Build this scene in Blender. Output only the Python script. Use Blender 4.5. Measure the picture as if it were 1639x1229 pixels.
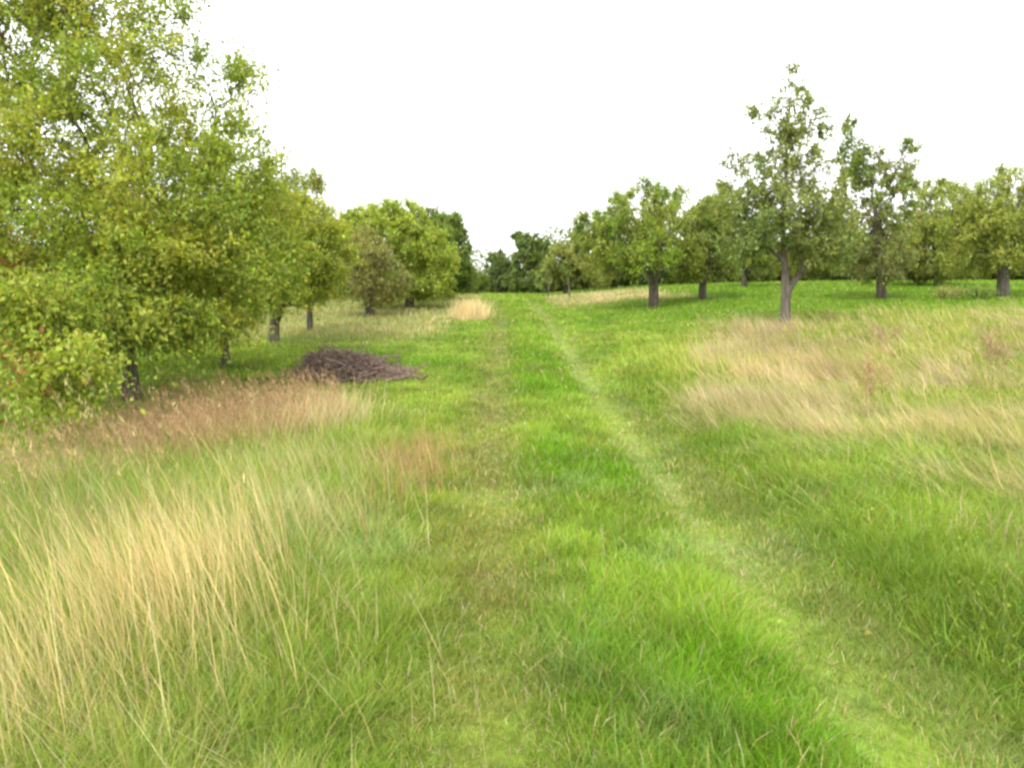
import bpy, math, random
import numpy as np
from mathutils import Vector

for o in list(bpy.data.objects):
    bpy.data.objects.remove(o)
SC = bpy.context.scene
COL = SC.collection
rng = np.random.default_rng(7)

# ------------------------------------------------------------------ camera
CAM_H, PITCH, FPX, W0, H0 = 1.65, 6.45, 1275.0, 1639.0, 1229.0
cam_d = bpy.data.cameras.new('camera')
cam = bpy.data.objects.new('camera', cam_d)
COL.objects.link(cam)
cam.location = (0, 0, CAM_H)
cam.rotation_euler = (math.radians(90 - PITCH), 0, 0)
cam_d.sensor_width = 36
cam_d.lens = 36 * FPX / W0
cam_d.clip_start = 0.05
cam_d.clip_end = 2000
SC.camera = cam

# ------------------------------------------------------------------ sky, sun, exposure
SUN_EL, SUN_AZ = 52.0, 205.0      # azimuth clockwise from +Y (behind the camera, a little to its left)
world = bpy.data.worlds.new('World')
SC.world = world
world.use_nodes = True
nt = world.node_tree
nt.nodes.clear()
sky = nt.nodes.new('ShaderNodeTexSky')
sky.sky_type = 'NISHITA'
sky.sun_disc = False
sky.sun_elevation = math.radians(SUN_EL)
sky.sun_rotation = math.radians(SUN_AZ)
sky.dust_density = 2.0
sky.air_density = 1.0
hs = nt.nodes.new('ShaderNodeHueSaturation')      # overcast: the cloud takes the blue out of the sky
hs.inputs['Saturation'].default_value = 0.10
hs.inputs['Value'].default_value = 1.25
bg = nt.nodes.new('ShaderNodeBackground')
bg.inputs['Strength'].default_value = 0.15
wo = nt.nodes.new('ShaderNodeOutputWorld')
nt.links.new(sky.outputs[0], hs.inputs['Color'])
cl = nt.nodes.new('ShaderNodeMix'); cl.data_type = 'RGBA'      # even white cloud over it
cl.inputs[0].default_value = .6
cl.inputs[7].default_value = (8.0, 8.0, 8.1, 1)
nt.links.new(hs.outputs[0], cl.inputs[6])
nt.links.new(cl.outputs[2], bg.inputs['Color'])
nt.links.new(bg.outputs[0], wo.inputs['Surface'])

sun_d = bpy.data.lights.new('sun', 'SUN')
sun_d.energy = 1.5
sun_d.angle = math.radians(10)
sun_d.color = (1.0, 0.95, 0.86)
sun = bpy.data.objects.new('sun', sun_d)
COL.objects.link(sun)
az, el = math.radians(SUN_AZ), math.radians(SUN_EL)
sdir = Vector((math.sin(az) * math.cos(el), math.cos(az) * math.cos(el), math.sin(el)))
sun.rotation_euler = sdir.to_track_quat('Z', 'Y').to_euler()
sun.location = (-10, -20, 30)

vs = SC.view_settings
vs.view_transform = 'Standard'
vs.look = 'None'
vs.gamma = 1
vs.exposure = 1.30
SC.render.film_transparent = False
cy = SC.cycles
cy.max_bounces = 6
cy.diffuse_bounces = 4
cy.transmission_bounces = 4
cy.glossy_bounces = 2
cy.use_denoising = True
cy.filter_width = 2.7

# ------------------------------------------------------------------ helpers
def sm(a, b, x):
    t = np.clip((x - a) / (b - a), 0, 1)
    return t * t * (3 - 2 * t)

def vnoise(x, y, scale, seed=0):
    """smooth value noise, 0..1"""
    x = np.asarray(x, float) / scale + 1000.3
    y = np.asarray(y, float) / scale + 1000.7
    xi = np.floor(x).astype(np.int64); yi = np.floor(y).astype(np.int64)
    fx = x - xi; fy = y - yi
    fx = fx * fx * (3 - 2 * fx); fy = fy * fy * (3 - 2 * fy)
    def h(i, j):
        n = (i * 374761393 + j * 668265263 + seed * 974634777) & 0x7fffffff
        n = ((n ^ (n >> 13)) * 1274126177) & 0x7fffffff
        return ((n ^ (n >> 16)) & 0xffff) / 65535.0
    a = h(xi, yi); b = h(xi + 1, yi); c = h(xi, yi + 1); d = h(xi + 1, yi + 1)
    return (a * (1 - fx) + b * fx) * (1 - fy) + (c * (1 - fx) + d * fx) * fy

def fnoise(x, y, scale, seed=0):
    return .55 * vnoise(x, y, scale, seed) + .3 * vnoise(x, y, scale * .43, seed + 11) + .15 * vnoise(x, y, scale * .19, seed + 23)

_pd = np.arange(-40, 420, .25)
_pz = np.interp(_pd, [-40, 0, 9.7, 13, 17.7, 26, 36, 50, 80, 420], [0, 0, -.04, .1, .41, .83, 1.35, 1.60, 1.66, 1.4])
_k = np.exp(-np.linspace(-2, 2, 13) ** 2); _k /= _k.sum()
_pz = np.convolve(np.pad(_pz, 6, mode='edge'), _k, mode='valid')

LRUT = lambda y: np.interp(y, [0, 3, 10, 20, 27, 40, 60], [-.06, -.07, -.2, -.28, -.3, -1.0, -3.2])
RRUT = lambda y: np.interp(y, [0, 3, 10, 20, 27, 40, 60], [1.42, 1.41, 1.38, 1.22, 1.15, .45, -1.8])

def gz(x, y):
    x = np.asarray(x, float); y = np.asarray(y, float)
    z = np.interp(y, _pd, _pz)
    z = z + sm(7, 22, y) * .8 * np.tanh(.1 * np.maximum(0, x - 2.2) / .8)
    z = z + sm(1.7, 2.7, x) * .13 * (1 - sm(12, 20, y))                     # bank beside the right rut
    z = z - sm(-1.5, -6, x) * .12 * (1 - sm(12, 18, y))
    l, r = LRUT(y), RRUT(y)
    fade = 1 - sm(35, 60, y)
    z = z - .045 * np.exp(-((x - l) / .2) ** 2) * fade - .055 * np.exp(-((x - r) / .22) ** 2) * fade
    z = z + .05 * (fnoise(x, y, 1.3, 3) - .5) * (1 - .6 * (np.exp(-((x - .65) / 1.0) ** 2)))
    z = z + .18 * (fnoise(x, y, 9, 5) - .5) * sm(3, 8, np.abs(x - .65))
    return z

def ray(px, py):
    p = math.radians(PITCH)
    u = (px - W0 / 2) / FPX; v = -(py - H0 / 2) / FPX
    return np.array([u, math.cos(p) + v * math.sin(p), -math.sin(p) + v * math.cos(p)])

def W(px, py, D):
    """world point seen at photo pixel (px, py) at the depth D"""
    r = ray(px, py)
    return np.array([0, 0, CAM_H]) + r * (D / r[1])

def tag(o, label=None, cat=None, group=None, kind=None):
    if label: o['label'] = label
    if cat: o['category'] = cat
    if group: o['group'] = group
    if kind: o['kind'] = kind
    return o

def mesh_obj(name, verts, nper, faces_tpl, col=None, mat=None, parent=None, smooth=False):
    """verts: (N*nper,3); faces_tpl: polygons of one item; every item repeats them"""
    n = len(verts) // nper
    me = bpy.data.meshes.new(name)
    flat = np.array([i for f in faces_tpl for i in f], np.int32)
    tot = np.array([len(f) for f in faces_tpl], np.int32)
    loops = (np.arange(n, dtype=np.int32)[:, None] * nper + flat[None, :]).ravel()
    totals = np.tile(tot, n)
    starts = np.concatenate([[0], np.cumsum(totals)[:-1]]).astype(np.int32)
    me.vertices.add(len(verts)); me.loops.add(len(loops)); me.polygons.add(len(totals))
    me.vertices.foreach_set('co', np.ascontiguousarray(verts, np.float32).ravel())
    me.loops.foreach_set('vertex_index', loops)
    me.polygons.foreach_set('loop_start', starts)
    me.polygons.foreach_set('loop_total', totals)
    me.polygons.foreach_set('use_smooth', np.full(len(totals), smooth))
    me.update(calc_edges=True)
    if col is not None:
        a = me.color_attributes.new('col', 'FLOAT_COLOR', 'POINT')
        c = np.ones((len(verts), 4), np.float32); c[:, :3] = col
        a.data.foreach_set('color', c.ravel())
    if mat: me.materials.append(mat)
    o = bpy.data.objects.new(name, me)
    COL.objects.link(o)
    if parent: o.parent = parent
    return o

def foliage_mat(name, transl=.4, rough=.55, tint=(1, 1, 1), spec=.25):
    m = bpy.data.materials.new(name); m.use_nodes = True
    t = m.node_tree; t.nodes.clear()
    at = t.nodes.new('ShaderNodeAttribute'); at.attribute_name = 'col'
    p = t.nodes.new('ShaderNodeBsdfPrincipled')
    p.inputs['Roughness'].default_value = rough
    p.inputs['Specular IOR Level'].default_value = spec
    tr = t.nodes.new('ShaderNodeBsdfTranslucent')
    mx = t.nodes.new('ShaderNodeMix'); mx.data_type = 'RGBA'; mx.blend_type = 'MULTIPLY'
    mx.inputs[0].default_value = 1
    mx.inputs[7].default_value = (*tint, 1)
    ms = t.nodes.new('ShaderNodeMixShader'); ms.inputs[0].default_value = transl
    out = t.nodes.new('ShaderNodeOutputMaterial')
    t.links.new(at.outputs['Color'], p.inputs['Base Color'])
    t.links.new(at.outputs['Color'], mx.inputs[6])
    t.links.new(mx.outputs[2], tr.inputs['Color'])
    t.links.new(p.outputs[0], ms.inputs[1]); t.links.new(tr.outputs[0], ms.inputs[2])
    t.links.new(ms.outputs[0], out.inputs['Surface'])
    return m

M_GRASS = foliage_mat('grass_blades', .42, .5, (1.15, 1.15, .55))
M_DRY = foliage_mat('dry_grass_blades', .35, .6, (1.1, 1.0, .8))
M_LEAF = foliage_mat('tree_leaves', .42, .5, (1.25, 1.25, .5))

def noise_mat(name, c1, c2, scale, rough=.9, bump=.4, stretch=(1, 1, 1), attr=False):
    m = bpy.data.materials.new(name); m.use_nodes = True
    t = m.node_tree; p = t.nodes['Principled BSDF']
    p.inputs['Roughness'].default_value = rough
    p.inputs['Specular IOR Level'].default_value = .15
    tc = t.nodes.new('ShaderNodeTexCoord'); mp = t.nodes.new('ShaderNodeMapping')
    mp.inputs['Scale'].default_value = stretch
    n = t.nodes.new('ShaderNodeTexNoise'); n.inputs['Scale'].default_value = scale
    n.inputs['Detail'].default_value = 8; n.inputs['Roughness'].default_value = .65
    r = t.nodes.new('ShaderNodeValToRGB')
    r.color_ramp.elements[0].position = .35; r.color_ramp.elements[1].position = .65
    r.color_ramp.elements[0].color = (*c1, 1); r.color_ramp.elements[1].color = (*c2, 1)
    t.links.new(tc.outputs['Object'], mp.inputs[0]); t.links.new(mp.outputs[0], n.inputs['Vector'])
    t.links.new(n.outputs[0], r.inputs[0])
    src = r.outputs[0]
    if attr:
        at = t.nodes.new('ShaderNodeAttribute'); at.attribute_name = 'col'
        mx = t.nodes.new('ShaderNodeMix'); mx.data_type = 'RGBA'; mx.blend_type = 'MULTIPLY'
        mx.inputs[0].default_value = 1
        t.links.new(at.outputs['Color'], mx.inputs[6]); t.links.new(src, mx.inputs[7])
        src = mx.outputs[2]
    t.links.new(src, p.inputs['Base Color'])
    b = t.nodes.new('ShaderNodeBump'); b.inputs['Strength'].default_value = bump
    b.inputs['Distance'].default_value = .02
    t.links.new(n.outputs[0], b.inputs['Height']); t.links.new(b.outputs[0], p.inputs['Normal'])
    return m

M_GROUND = noise_mat('turf_ground', (.55, .55, .55), (1.15, 1.15, 1.15), 6, attr=True)
M_TRACK = noise_mat('worn_track', (.6, .6, .55), (1.2, 1.2, 1.1), 9, attr=True)
M_BARK = noise_mat('grey_bark', (.045, .036, .028), (.14, .12, .095), 14, bump=.8, stretch=(1, 1, .25))
M_BARK_PALE = noise_mat('pale_bark', (.06, .05, .04), (.17, .145, .115), 14, bump=.8, stretch=(1, 1, .25))
M_STICK = noise_mat('dead_sticks', (.075, .050, .040), (.32, .235, .185), 20, bump=.3)

# ------------------------------------------------------------------ meadow fields
C_LUSH = np.array([.125, .262, .008])
C_LAWN = np.array([.215, .325, .034])
C_YEL = np.array([.310, .350, .065])
C_OLIVE = np.array([.225, .245, .085])
C_PALE = np.array([.340, .390, .150])
C_STRAW = np.array([.600, .500, .270])
C_BROWN = np.array([.380, .270, .130])
C_DULL = np.array([.095, .165, .014])
C_BLUEG = np.array([.210, .300, .090])

def mixc(a, b, w):
    return a * (1 - w[:, None]) + b * w[:, None]

def left_long(x, y):
    edge = np.interp(y, [0, 4.4, 9, 11], [-.32, -.36, -.85, -1.2]) + .35 * (fnoise(x, y, .9, 31) - .5)
    return sm(0, .35, edge - x) * sm(-4.9, -4.3, x + .5 * (fnoise(x, y, 1.2, 35) - .5)) * (1 - sm(9.6, 11.2, y + 1.5 * (fnoise(x, y, 1.6, 33) - .5)))

def right_dry(x, y):
    e = np.interp(y, [0, 4.5, 6.2, 7.6, 9, 15, 19], [4.5, 3.2, 3.1, 2.8, 2.1, 3.5, 4.4]) + 1.5 * (fnoise(x, y, 1.1, 41) - .5)
    n = fnoise(x, y, 1.9, 43) - .10 * (1 - sm(8.2, 9.4, y)) - .07 * sm(5.5, 7.5, x) * (1 - sm(9, 13, y))
    base = sm(0, .9, x - e) * (.72 + .28 * sm(7.2, 8.6, y + .8 * (fnoise(x, y, .7, 45) - .5))) * (1 - sm(15.5, 20.5, y - .12 * x + 3 * (fnoise(x, y, 2.5, 44) - .5)))
    green = 1.2 * np.exp(-(((x - 5.7) / 1.3) ** 2 + ((y - 10.5) / .8) ** 2)) + 1.3 * np.exp(-(((x - 3.9) / .9) ** 2 + ((y - 7.2) / .8) ** 2)) + np.exp(-(((x - 8.5) / 1.0) ** 2 + ((y - 13) / .8) ** 2))
    return np.clip(base * sm(.30, .52, n + .16 * np.exp(-((x - 3.4) / 1.4) ** 2)) * (1 - np.clip(green, 0, 1)), 0, 1)

def far_dry(x, y):
    a = sm(19, 22, y) * (1 - sm(30, 34, y)) * sm(.6, 2.2, -x - 1.0 + .07 * (y - 22)) * (1 - sm(9, 14, -x))
    b = sm(29, 32, y) * (1 - sm(40, 44, y)) * sm(0, 1.2, x - 1.3) * (1 - sm(5.5, 7.5, x))
    n = fnoise(x * .5, y, 2.2, 51)
    return np.clip((a * .28 + b) * sm(.32, .6, n), 0, 1)

def turf_colour(x, y):
    n1 = fnoise(x, y, 1.4, 1); n2 = fnoise(x, y, .45, 2); n3 = fnoise(x, y, 5, 4)
    c = mixc(np.tile(C_LAWN, (len(x), 1)), C_YEL, sm(.35, .75, n3) * .45)
    c = mixc(c, C_LUSH, sm(.45, .7, n1) * .7)
    strip = np.exp(-((x - (LRUT(y) + RRUT(y)) / 2) / .62) ** 4) * (1 - sm(15, 30, y))
    c = mixc(c, C_LUSH, strip * (.35 + .65 * sm(.4, .6, n1)) * .8)
    c = mixc(c, C_BLUEG, sm(.58, .75, fnoise(x, y, .8, 9)) * .55 * (1 - sm(8, 12, y)))
    c = mixc(c, C_DULL, sm(.5, .7, n2) * .5)
    c = c * (.66 + .68 * fnoise(x, y, .6, 14))[:, None]
    c = mixc(c, C_DULL * .85, np.exp(-((x - 2.3) / .5) ** 2 - ((y - 3.6) / .45) ** 2) * .8)
    bank = np.exp(-((x - 2.15) / .45) ** 2) * (1 - sm(11, 17, y))
    c = mixc(c, C_DULL, bank * .55)
    olive = sm(17, 22, y) * sm(1, 3, -x) * .8
    c = mixc(c, C_OLIVE * 1.25, olive)
    fade = 1 - sm(24, 45, y)
    wob = .16 * (fnoise(x, y, .9, 13) - .5)
    rl = np.exp(-((x + wob - LRUT(y) + .1) / .36) ** 2) * (1 - .25 * sm(12, 22, y))
    rr = np.exp(-((x + wob * 1.3 - RRUT(y)) / (.16 + .05 * n2)) ** 2)
    c = mixc(c, C_OLIVE * np.array([.86, .72, .65]), np.clip(rl * (.3 + .9 * n2), 0, 1) * fade * .7)
    c = mixc(c, C_PALE * .95, np.clip(rr * (.15 + .9 * n1) * (.35 + .9 * sm(.3, .6, fnoise(x, y, .5, 15))), 0, 1) * fade * (.54 - .2 * sm(5, 3, y)))
    rd = np.exp(-((x - RRUT(y) - .35) / .16) ** 2) * (1 - sm(10, 16, y))
    c = mixc(c, C_OLIVE * .85, rd * .5)
    c = mixc(c, C_STRAW * .8, far_dry(x, y) * np.where(x < 0, .35, .6))
    c = mixc(c, C_OLIVE * 1.2, right_dry(x, y) * .6)
    c = mixc(c, C_YEL, sm(14, 17, y) * sm(8, 13, x) * (1 - sm(19, 22, y)) * .4)
    c = mixc(c, C_LUSH * .9, sm(19, 24, y) * sm(2.5, 5, x) * (1 - far_dry(x, y)) * .6)
    return c

def turf_height(x, y):
    h = .045 + .055 * fnoise(x, y, 1.1, 61)
    strip = np.exp(-((x - (LRUT(y) + RRUT(y)) / 2) / .6) ** 4)
    h = h + .035 * strip
    h = h * (1 - .30 * np.exp(-((x - LRUT(y)) / .22) ** 2)) * (1 - .38 * np.exp(-((x - RRUT(y)) / .18) ** 2))
    h = h * (.55 + .95 * fnoise(x, y, .38, 63))
    h = h + .08 * sm(1.8, 2.6, x) * (1 - sm(9, 14, y)) * (.4 + fnoise(x, y, .9, 62))
    return h

# ------------------------------------------------------------------ ground sheet and track
def axis(segs):
    out = []
    for a, b, s in segs:
        out += list(np.arange(a, b, s))
    out.append(segs[-1][1]); return np.array(out)

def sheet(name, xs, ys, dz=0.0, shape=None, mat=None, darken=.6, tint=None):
    X, Y = np.meshgrid(xs, ys)
    if shape: X = shape(X, Y)
    x, y = X.ravel(), Y.ravel()
    v = np.stack([x, y, gz(x, y) + dz], 1)
    nx, ny = len(xs), len(ys)
    i = np.arange(nx - 1)[None, :] + nx * np.arange(ny - 1)[:, None]
    q = np.stack([i, i + 1, i + 1 + nx, i + nx], -1).reshape(-1, 4)
    me = bpy.data.meshes.new(name)
    me.from_pydata(v.tolist(), [], q.tolist())
    a = me.color_attributes.new('col', 'FLOAT_COLOR', 'POINT')
    c = np.ones((len(v), 4), np.float32)
    cc = turf_colour(x, y)
    ll = left_long(x, y)
    cc = mixc(cc, C_OLIVE, ll * .7)
    if tint is not None: cc = mixc(cc, np.array(tint), np.clip(.6 - .02 * y, .1, 1))
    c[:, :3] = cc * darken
    a.data.foreach_set('color', c.ravel())
    me.materials.append(mat)
    me.polygons.foreach_set('use_smooth', np.ones(len(q), bool))
    o = bpy.data.objects.new(name, me); COL.objects.link(o)
    return o

gx = axis([(-300, -60, 12), (-60, -14, 1.5), (-14, 14, .14), (14, 60, 1.5), (60, 300, 12)])
gy = axis([(-60, 1, 3), (1, 24, .14), (24, 70, .6), (70, 400, 12)])
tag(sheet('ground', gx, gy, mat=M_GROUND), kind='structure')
ty = axis([(-4, 30, .15), (30, 52, .5)])
def rut_shape(f, w):
    return lambda X, Y: f(Y) + X * w * (.5 + fnoise(Y * 0 + np.sign(X) * 7, Y, .6, 17)) + .08 * (vnoise(Y * 0, Y, 1.1, 18) - .5)
for f in (LRUT, RRUT):
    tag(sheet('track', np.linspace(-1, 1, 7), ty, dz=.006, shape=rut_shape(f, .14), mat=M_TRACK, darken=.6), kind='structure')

# ------------------------------------------------------------------ grass blades
def blades(name, x, y, h, w, col, lean, az, curve=.6, nseg=3, tipcol=None, mat=M_GRASS, z0=None):
    """x,y base; h length; w width; lean radians from upright at the base; az compass of the lean (radians, 0=+x)"""
    n = len(x)
    z = gz(x, y) - .01 if z0 is None else z0
    lean = np.broadcast_to(lean, n); curve = np.broadcast_to(curve, n)
    dx, dy = np.cos(az), np.sin(az)
    face = rng.uniform(0, math.pi, n)
    wx, wy = np.cos(face), np.sin(face)
    P = np.stack([x, y, z], 1)
    V = np.zeros((n, 2 * nseg + 1, 3), np.float32)
    C = np.zeros((n, 2 * nseg + 1, 3), np.float32)
    tc = col if tipcol is None else tipcol
    side = np.stack([wx, wy, np.zeros(n)], 1)
    for k in range(nseg + 1):
        t = k / nseg
        ww = w * (1 - t ** 1.7) * .5
        cc = col * (1 - t) + tc * t
        if k < nseg:
            V[:, 2 * k] = P - side * ww[:, None]
            V[:, 2 * k + 1] = P + side * ww[:, None]
            C[:, 2 * k] = cc; C[:, 2 * k + 1] = cc
        else:
            V[:, 2 * k] = P; C[:, 2 * k] = cc
        a = lean + curve * (t + .5 / nseg)
        st = (h / nseg)[:, None]
        P = P + st * np.stack([np.sin(a) * dx, np.sin(a) * dy, np.cos(a)], 1)
    fs = [(2 * k, 2 * k + 1, 2 * k + 3, 2 * k + 2) for k in range(nseg - 1)] + [(2 * nseg - 2, 2 * nseg - 1, 2 * nseg)]
    return V.reshape(-1, 3), C.reshape(-1, 3), 2 * nseg + 1, fs, P

def scatter(dens0, d0, dmin, dmax, margin=1.3, spread=.74):
    """points over the seen wedge; density dens0 per m2 up to depth d0, then falling with the square of distance"""
    D = np.linspace(dmin, dmax, 4000)
    wid = 2 * (spread * D + margin)
    rate = dens0 * np.minimum(1, (d0 / D) ** 2) * wid
    cum = np.concatenate([[0], np.cumsum((rate[1:] + rate[:-1]) / 2 * np.diff(D))])
    n = int(cum[-1])
    y = np.interp(rng.uniform(0, cum[-1], n), cum, D)
    x = rng.uniform(-1, 1, n) * (spread * y + margin)
    return x, y

def put(name, parts, mat, label, cat='grass', kind='stuff'):
    V = np.concatenate([p[0] for p in parts]); C = np.concatenate([p[1] for p in parts])
    o = mesh_obj(name, V, parts[0][2], parts[0][3], np.clip(C, 0, 1), mat)
    return tag(o, label, cat, kind=kind)

def vary(c, n, s=.18, hue=.12):
    b = np.exp(rng.normal(0, s, (n, 1)))
    e = np.exp(rng.normal(0, hue, (n, 3)) * np.array([1, .4, 1.2]))
    return c * b * e

TAU = 2 * math.pi
# short turf
x, y = scatter(9000, 4.2, 2.0, 75)
n = len(x)
c = vary(turf_colour(x, y), n)
dryb = rng.random(n) < (.05 + .14 * np.exp(-((x - RRUT(y)) / .2) ** 2) + .12 * np.exp(-((x - LRUT(y)) / .25) ** 2))
c[dryb] = vary(np.tile(C_STRAW * .75, (dryb.sum(), 1)), dryb.sum())
h = turf_height(x, y) * rng.uniform(.6, 1.5, n) * (1 + .35 * sm(20, 60, y))
wd = np.maximum(.0042, .0013 * y) * rng.uniform(.7, 1.4, n)
parts = blades('t', x, y, h, wd, c * .92, rng.uniform(.05, .75, n), rng.uniform(0, TAU, n), rng.uniform(.2, 1.1, n), 2, tipcol=c * 1.12)
put('turf_grass', [parts], M_GRASS, 'short bright green grass covering the track and the orchard floor')

# long grass, left foreground and along the right bank
x, y = scatter(92, 4.0, 1.9, 13)
k = rng.random(len(x)) < left_long(x, y) ** .7
x, y = x[k], y[k]
per_t = 85
tr = rng.uniform(.6, 1.5, len(x))
tcol = rng.random(len(x)); ta = rng.uniform(0, TAU, len(x)); tl = rng.normal(.12, .12, len(x))
tx, ty_ = np.repeat(x, per_t), np.repeat(y, per_t); tr = np.repeat(tr, per_t); tcol = np.repeat(tcol, per_t)
n = len(tx)
ra_ = rng.normal(0, 1, (n, 2)) * (.05 * tr * np.maximum(1, ty_ / 5))[:, None]
x, y = tx + ra_[:, 0], ty_ + ra_[:, 1]
n1 = fnoise(x, y, .7, 71); n2 = fnoise(x, y, 2.2, 72)
c = mixc(np.tile(np.array([.265, .340, .060]), (n, 1)), C_LAWN * .85, np.clip(sm(.42, .62, n1) * .5 + sm(.5, .8, tcol) * .6, 0, 1))
c = mixc(c, C_BLUEG * 1.2, sm(.5, .68, n2) * .5)
c = mixc(c, C_DULL * 1.1, sm(.16, .05, tcol) * .8)
c = mixc(c, C_LUSH * 1.1, sm(.5, .65, fnoise(x, y, 1.0, 73)) * .6)
c = mixc(c, C_STRAW * .85, (rng.random(n) < .08 + .16 * sm(.45, .65, n2) * sm(.8, 1.6, -x) + .35 * (tcol > .44) * (tcol < .52)).astype(float) * .85)
c = vary(c, n, .24)
hh = (.12 + .25 * sm(.3, 1.9, -x) * (1 - .45 * sm(6, 10, y))) * (.45 + .6 * tr) * rng.uniform(.45, 1.35, n)
azl = np.arctan2(ra_[:, 1], ra_[:, 0]) + rng.normal(0, .5, n)
ln = np.abs(.15 + .22 * np.linalg.norm(ra_, axis=1) / (.05 * np.maximum(1, ty_ / 5)) + rng.normal(0, .12, n))
A = blades('l', x, y, hh, np.maximum(.0029, .0009 * y) * rng.uniform(.6, 1.3, n), c * .9, ln, azl, rng.uniform(.1, 1.3, n), 3, tipcol=c * 1.1)
x, y = scatter(2600, 5, 2.0, 22)
m = sm(1.75, 2.3, x) * (1 - sm(15, 21, y)) * sm(.3, .6, fnoise(x, y, .9, 75) + .1)
k = rng.random(len(x)) < m
x, y = x[k], y[k]; n = len(x)
n1 = fnoise(x, y, .8, 76)
c = mixc(np.tile(C_LAWN * .95, (n, 1)), C_DULL * 1.2, sm(.4, .65, n1) * .8)
c = mixc(c, C_YEL, sm(.55, .75, fnoise(x, y, 1.7, 77)) * .8)
c = mixc(c, C_YEL, sm(8, 11, y) * .5)
c = vary(c, n, .2)
B = blades('r', x, y, (.1 + .13 * n1) * rng.uniform(.6, 1.5, n), np.maximum(.0045, .0012 * y) * rng.uniform(.6, 1.3, n), c * .9,
           rng.uniform(.1, .8, n), rng.uniform(0, TAU, n), rng.uniform(.2, 1.2, n), 3, tipcol=c * 1.1)
put('long_grass', [A, B], M_GRASS, 'uncut yellow green grass growing on both sides of the track')

# dry straw grass
P3 = []
x, y = scatter(2600, 8, 5.5, 24)
k = rng.random(len(x)) < right_dry(x, y) * (.12 + .88 * sm(.36, .6, fnoise(x * .7, y, .6, 84)))
x, y = x[k], y[k]; n = len(x)
n1 = fnoise(x, y, .9, 81); n2 = fnoise(x, y, 1.5, 82)
c = mixc(np.tile(C_STRAW, (n, 1)), np.array([.36, .34, .12]), sm(.42, .62, n2) * .75)
c = mixc(c, np.array([.44, .32, .22]), sm(.42, .6, fnoise(x * .4, y, 1.1, 85)) * sm(3.5, 6, x) * .85)
c = mixc(c, np.array([.26, .25, .12]), sm(.5, .62, fnoise(x * .5, y, .8, 87)) * .6)
c = vary(c, n, .2, .08)
azr = math.pi + .25 * math.pi * (n2 - .5) * 3 + rng.normal(0, .35, n) - .25
upr = np.exp(-((x - 3.2 - .18 * (y - 9)) / 1.3) ** 2) * sm(9, 12, y)
ln = 1.2 - .5 * upr - .25 * sm(.5, .7, n1) + rng.normal(0, .32, n)
hh = (.34 + .26 * n2) * rng.uniform(.6, 1.25, n)
P3.append(blades('d', x, y, hh, np.maximum(.0032, .00075 * y) * rng.uniform(.6, 1.4, n), c * .95, np.clip(ln, .15, 1.42), azr, rng.uniform(-.35, .35, n), 3, tipcol=c))
x, y = scatter(900, 8, 5.5, 24)
wv = sm(2.0, 4.2, x - .12 * (y - 8)) * (1 - sm(19, 22, y)) * sm(.35, .6, fnoise(x, y, 1.5, 86))
k = rng.random(len(x)) < wv
x, y = x[k], y[k]; n = len(x)
c = vary(mixc(np.tile(C_YEL * 1.15, (n, 1)), C_STRAW * .9, (rng.random(n) < .35).astype(float)), n, .2, .08)
P3.append(blades('d', x, y, rng.uniform(.15, .42, n), np.maximum(.003, .0007 * y) * rng.uniform(.6, 1.4, n), c, np.abs(rng.normal(.55, .35, n)), math.pi + rng.normal(0, .8, n), rng.uniform(.2, .9, n), 3, tipcol=c))
# far straw bands
x, y = scatter(1500, 14, 18, 46)
k = rng.random(len(x)) < far_dry(x, y) * .8 + .04 * sm(18, 22, y) * (x < -1.8)
x, y = x[k], y[k]; n = len(x)
c = vary(mixc(np.tile(C_STRAW * .9, (n, 1)), C_OLIVE * 1.35, np.maximum(sm(.35, .6, fnoise(x, y, 3, 91)) * .8, .75 * (x < -2.6))), n)
P3.append(blades('d', x, y, rng.uniform(.08, .24, n), .0012 * y * rng.uniform(.6, 1.2, n), c, rng.uniform(.1, .7, n), rng.uniform(0, TAU, n), .4, 3, tipcol=c))
# left foreground straw
def clump(cx, cy, sx, sy, n, h0, h1, az0, azs, lean0, leans, colr, w=.0032):
    x = cx + rng.normal(0, sx, n); y = np.maximum(2.0, cy + rng.normal(0, sy, n))
    c = vary(np.tile(colr, (n, 1)), n, .2, .08)
    return blades('d', x, y, rng.uniform(h0, h1, n), np.full(n, w) * rng.uniform(.6, 1.3, n), c * .9, np.clip(rng.normal(lean0, leans, n), .02, 1.3),
                  az0 + rng.normal(0, azs, n), rng.uniform(.05, .5, n), 3, tipcol=c * 1.05)
LFT = math.pi * .93
S2 = np.array([.62, .495, .235])
P3.append(clump(-1.66, 3.85, .24, .42, 1500, .3, .8, LFT, .6, .30, .18, S2, .0036))
P3.append(clump(-2.0, 3.6, .35, .5, 700, .3, .6, LFT, .6, .4, .2, S2))
P3.append(clump(-2.9, 4.4, .6, .7, 500, .3, .65, LFT, .7, .5, .25, C_STRAW * .85))
P3.append(clump(-3.0, 5.1, .6, .7, 1800, .25, .5, LFT, .5, .6, .25, np.array([.24, .22, .08]), .004))
P3.append(clump(-2.05, 2.9, .4, .5, 2200, .2, .5, LFT, 1.0, .4, .25, np.array([.50, .40, .17]), .0030))
P3.append(clump(-2.6, 4.6, .5, .6, 2600, .3, .55, LFT, .6, .5, .25, np.array([.36, .27, .13]), .0034))
P3.append(clump(-3.2, 5.6, .7, .6, 2200, .3, .5, LFT, .6, .6, .25, np.array([.22, .19, .08]), .004))
P3.append(clump(-2.0, 2.7, .35, .3, 1000, .3, .6, LFT, .6, .45, .25, C_STRAW))
P3.append(clump(-1.35, 3.4, .5, .5, 250, .25, .5, LFT, .9, .4, .25, C_STRAW * .95))
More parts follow.
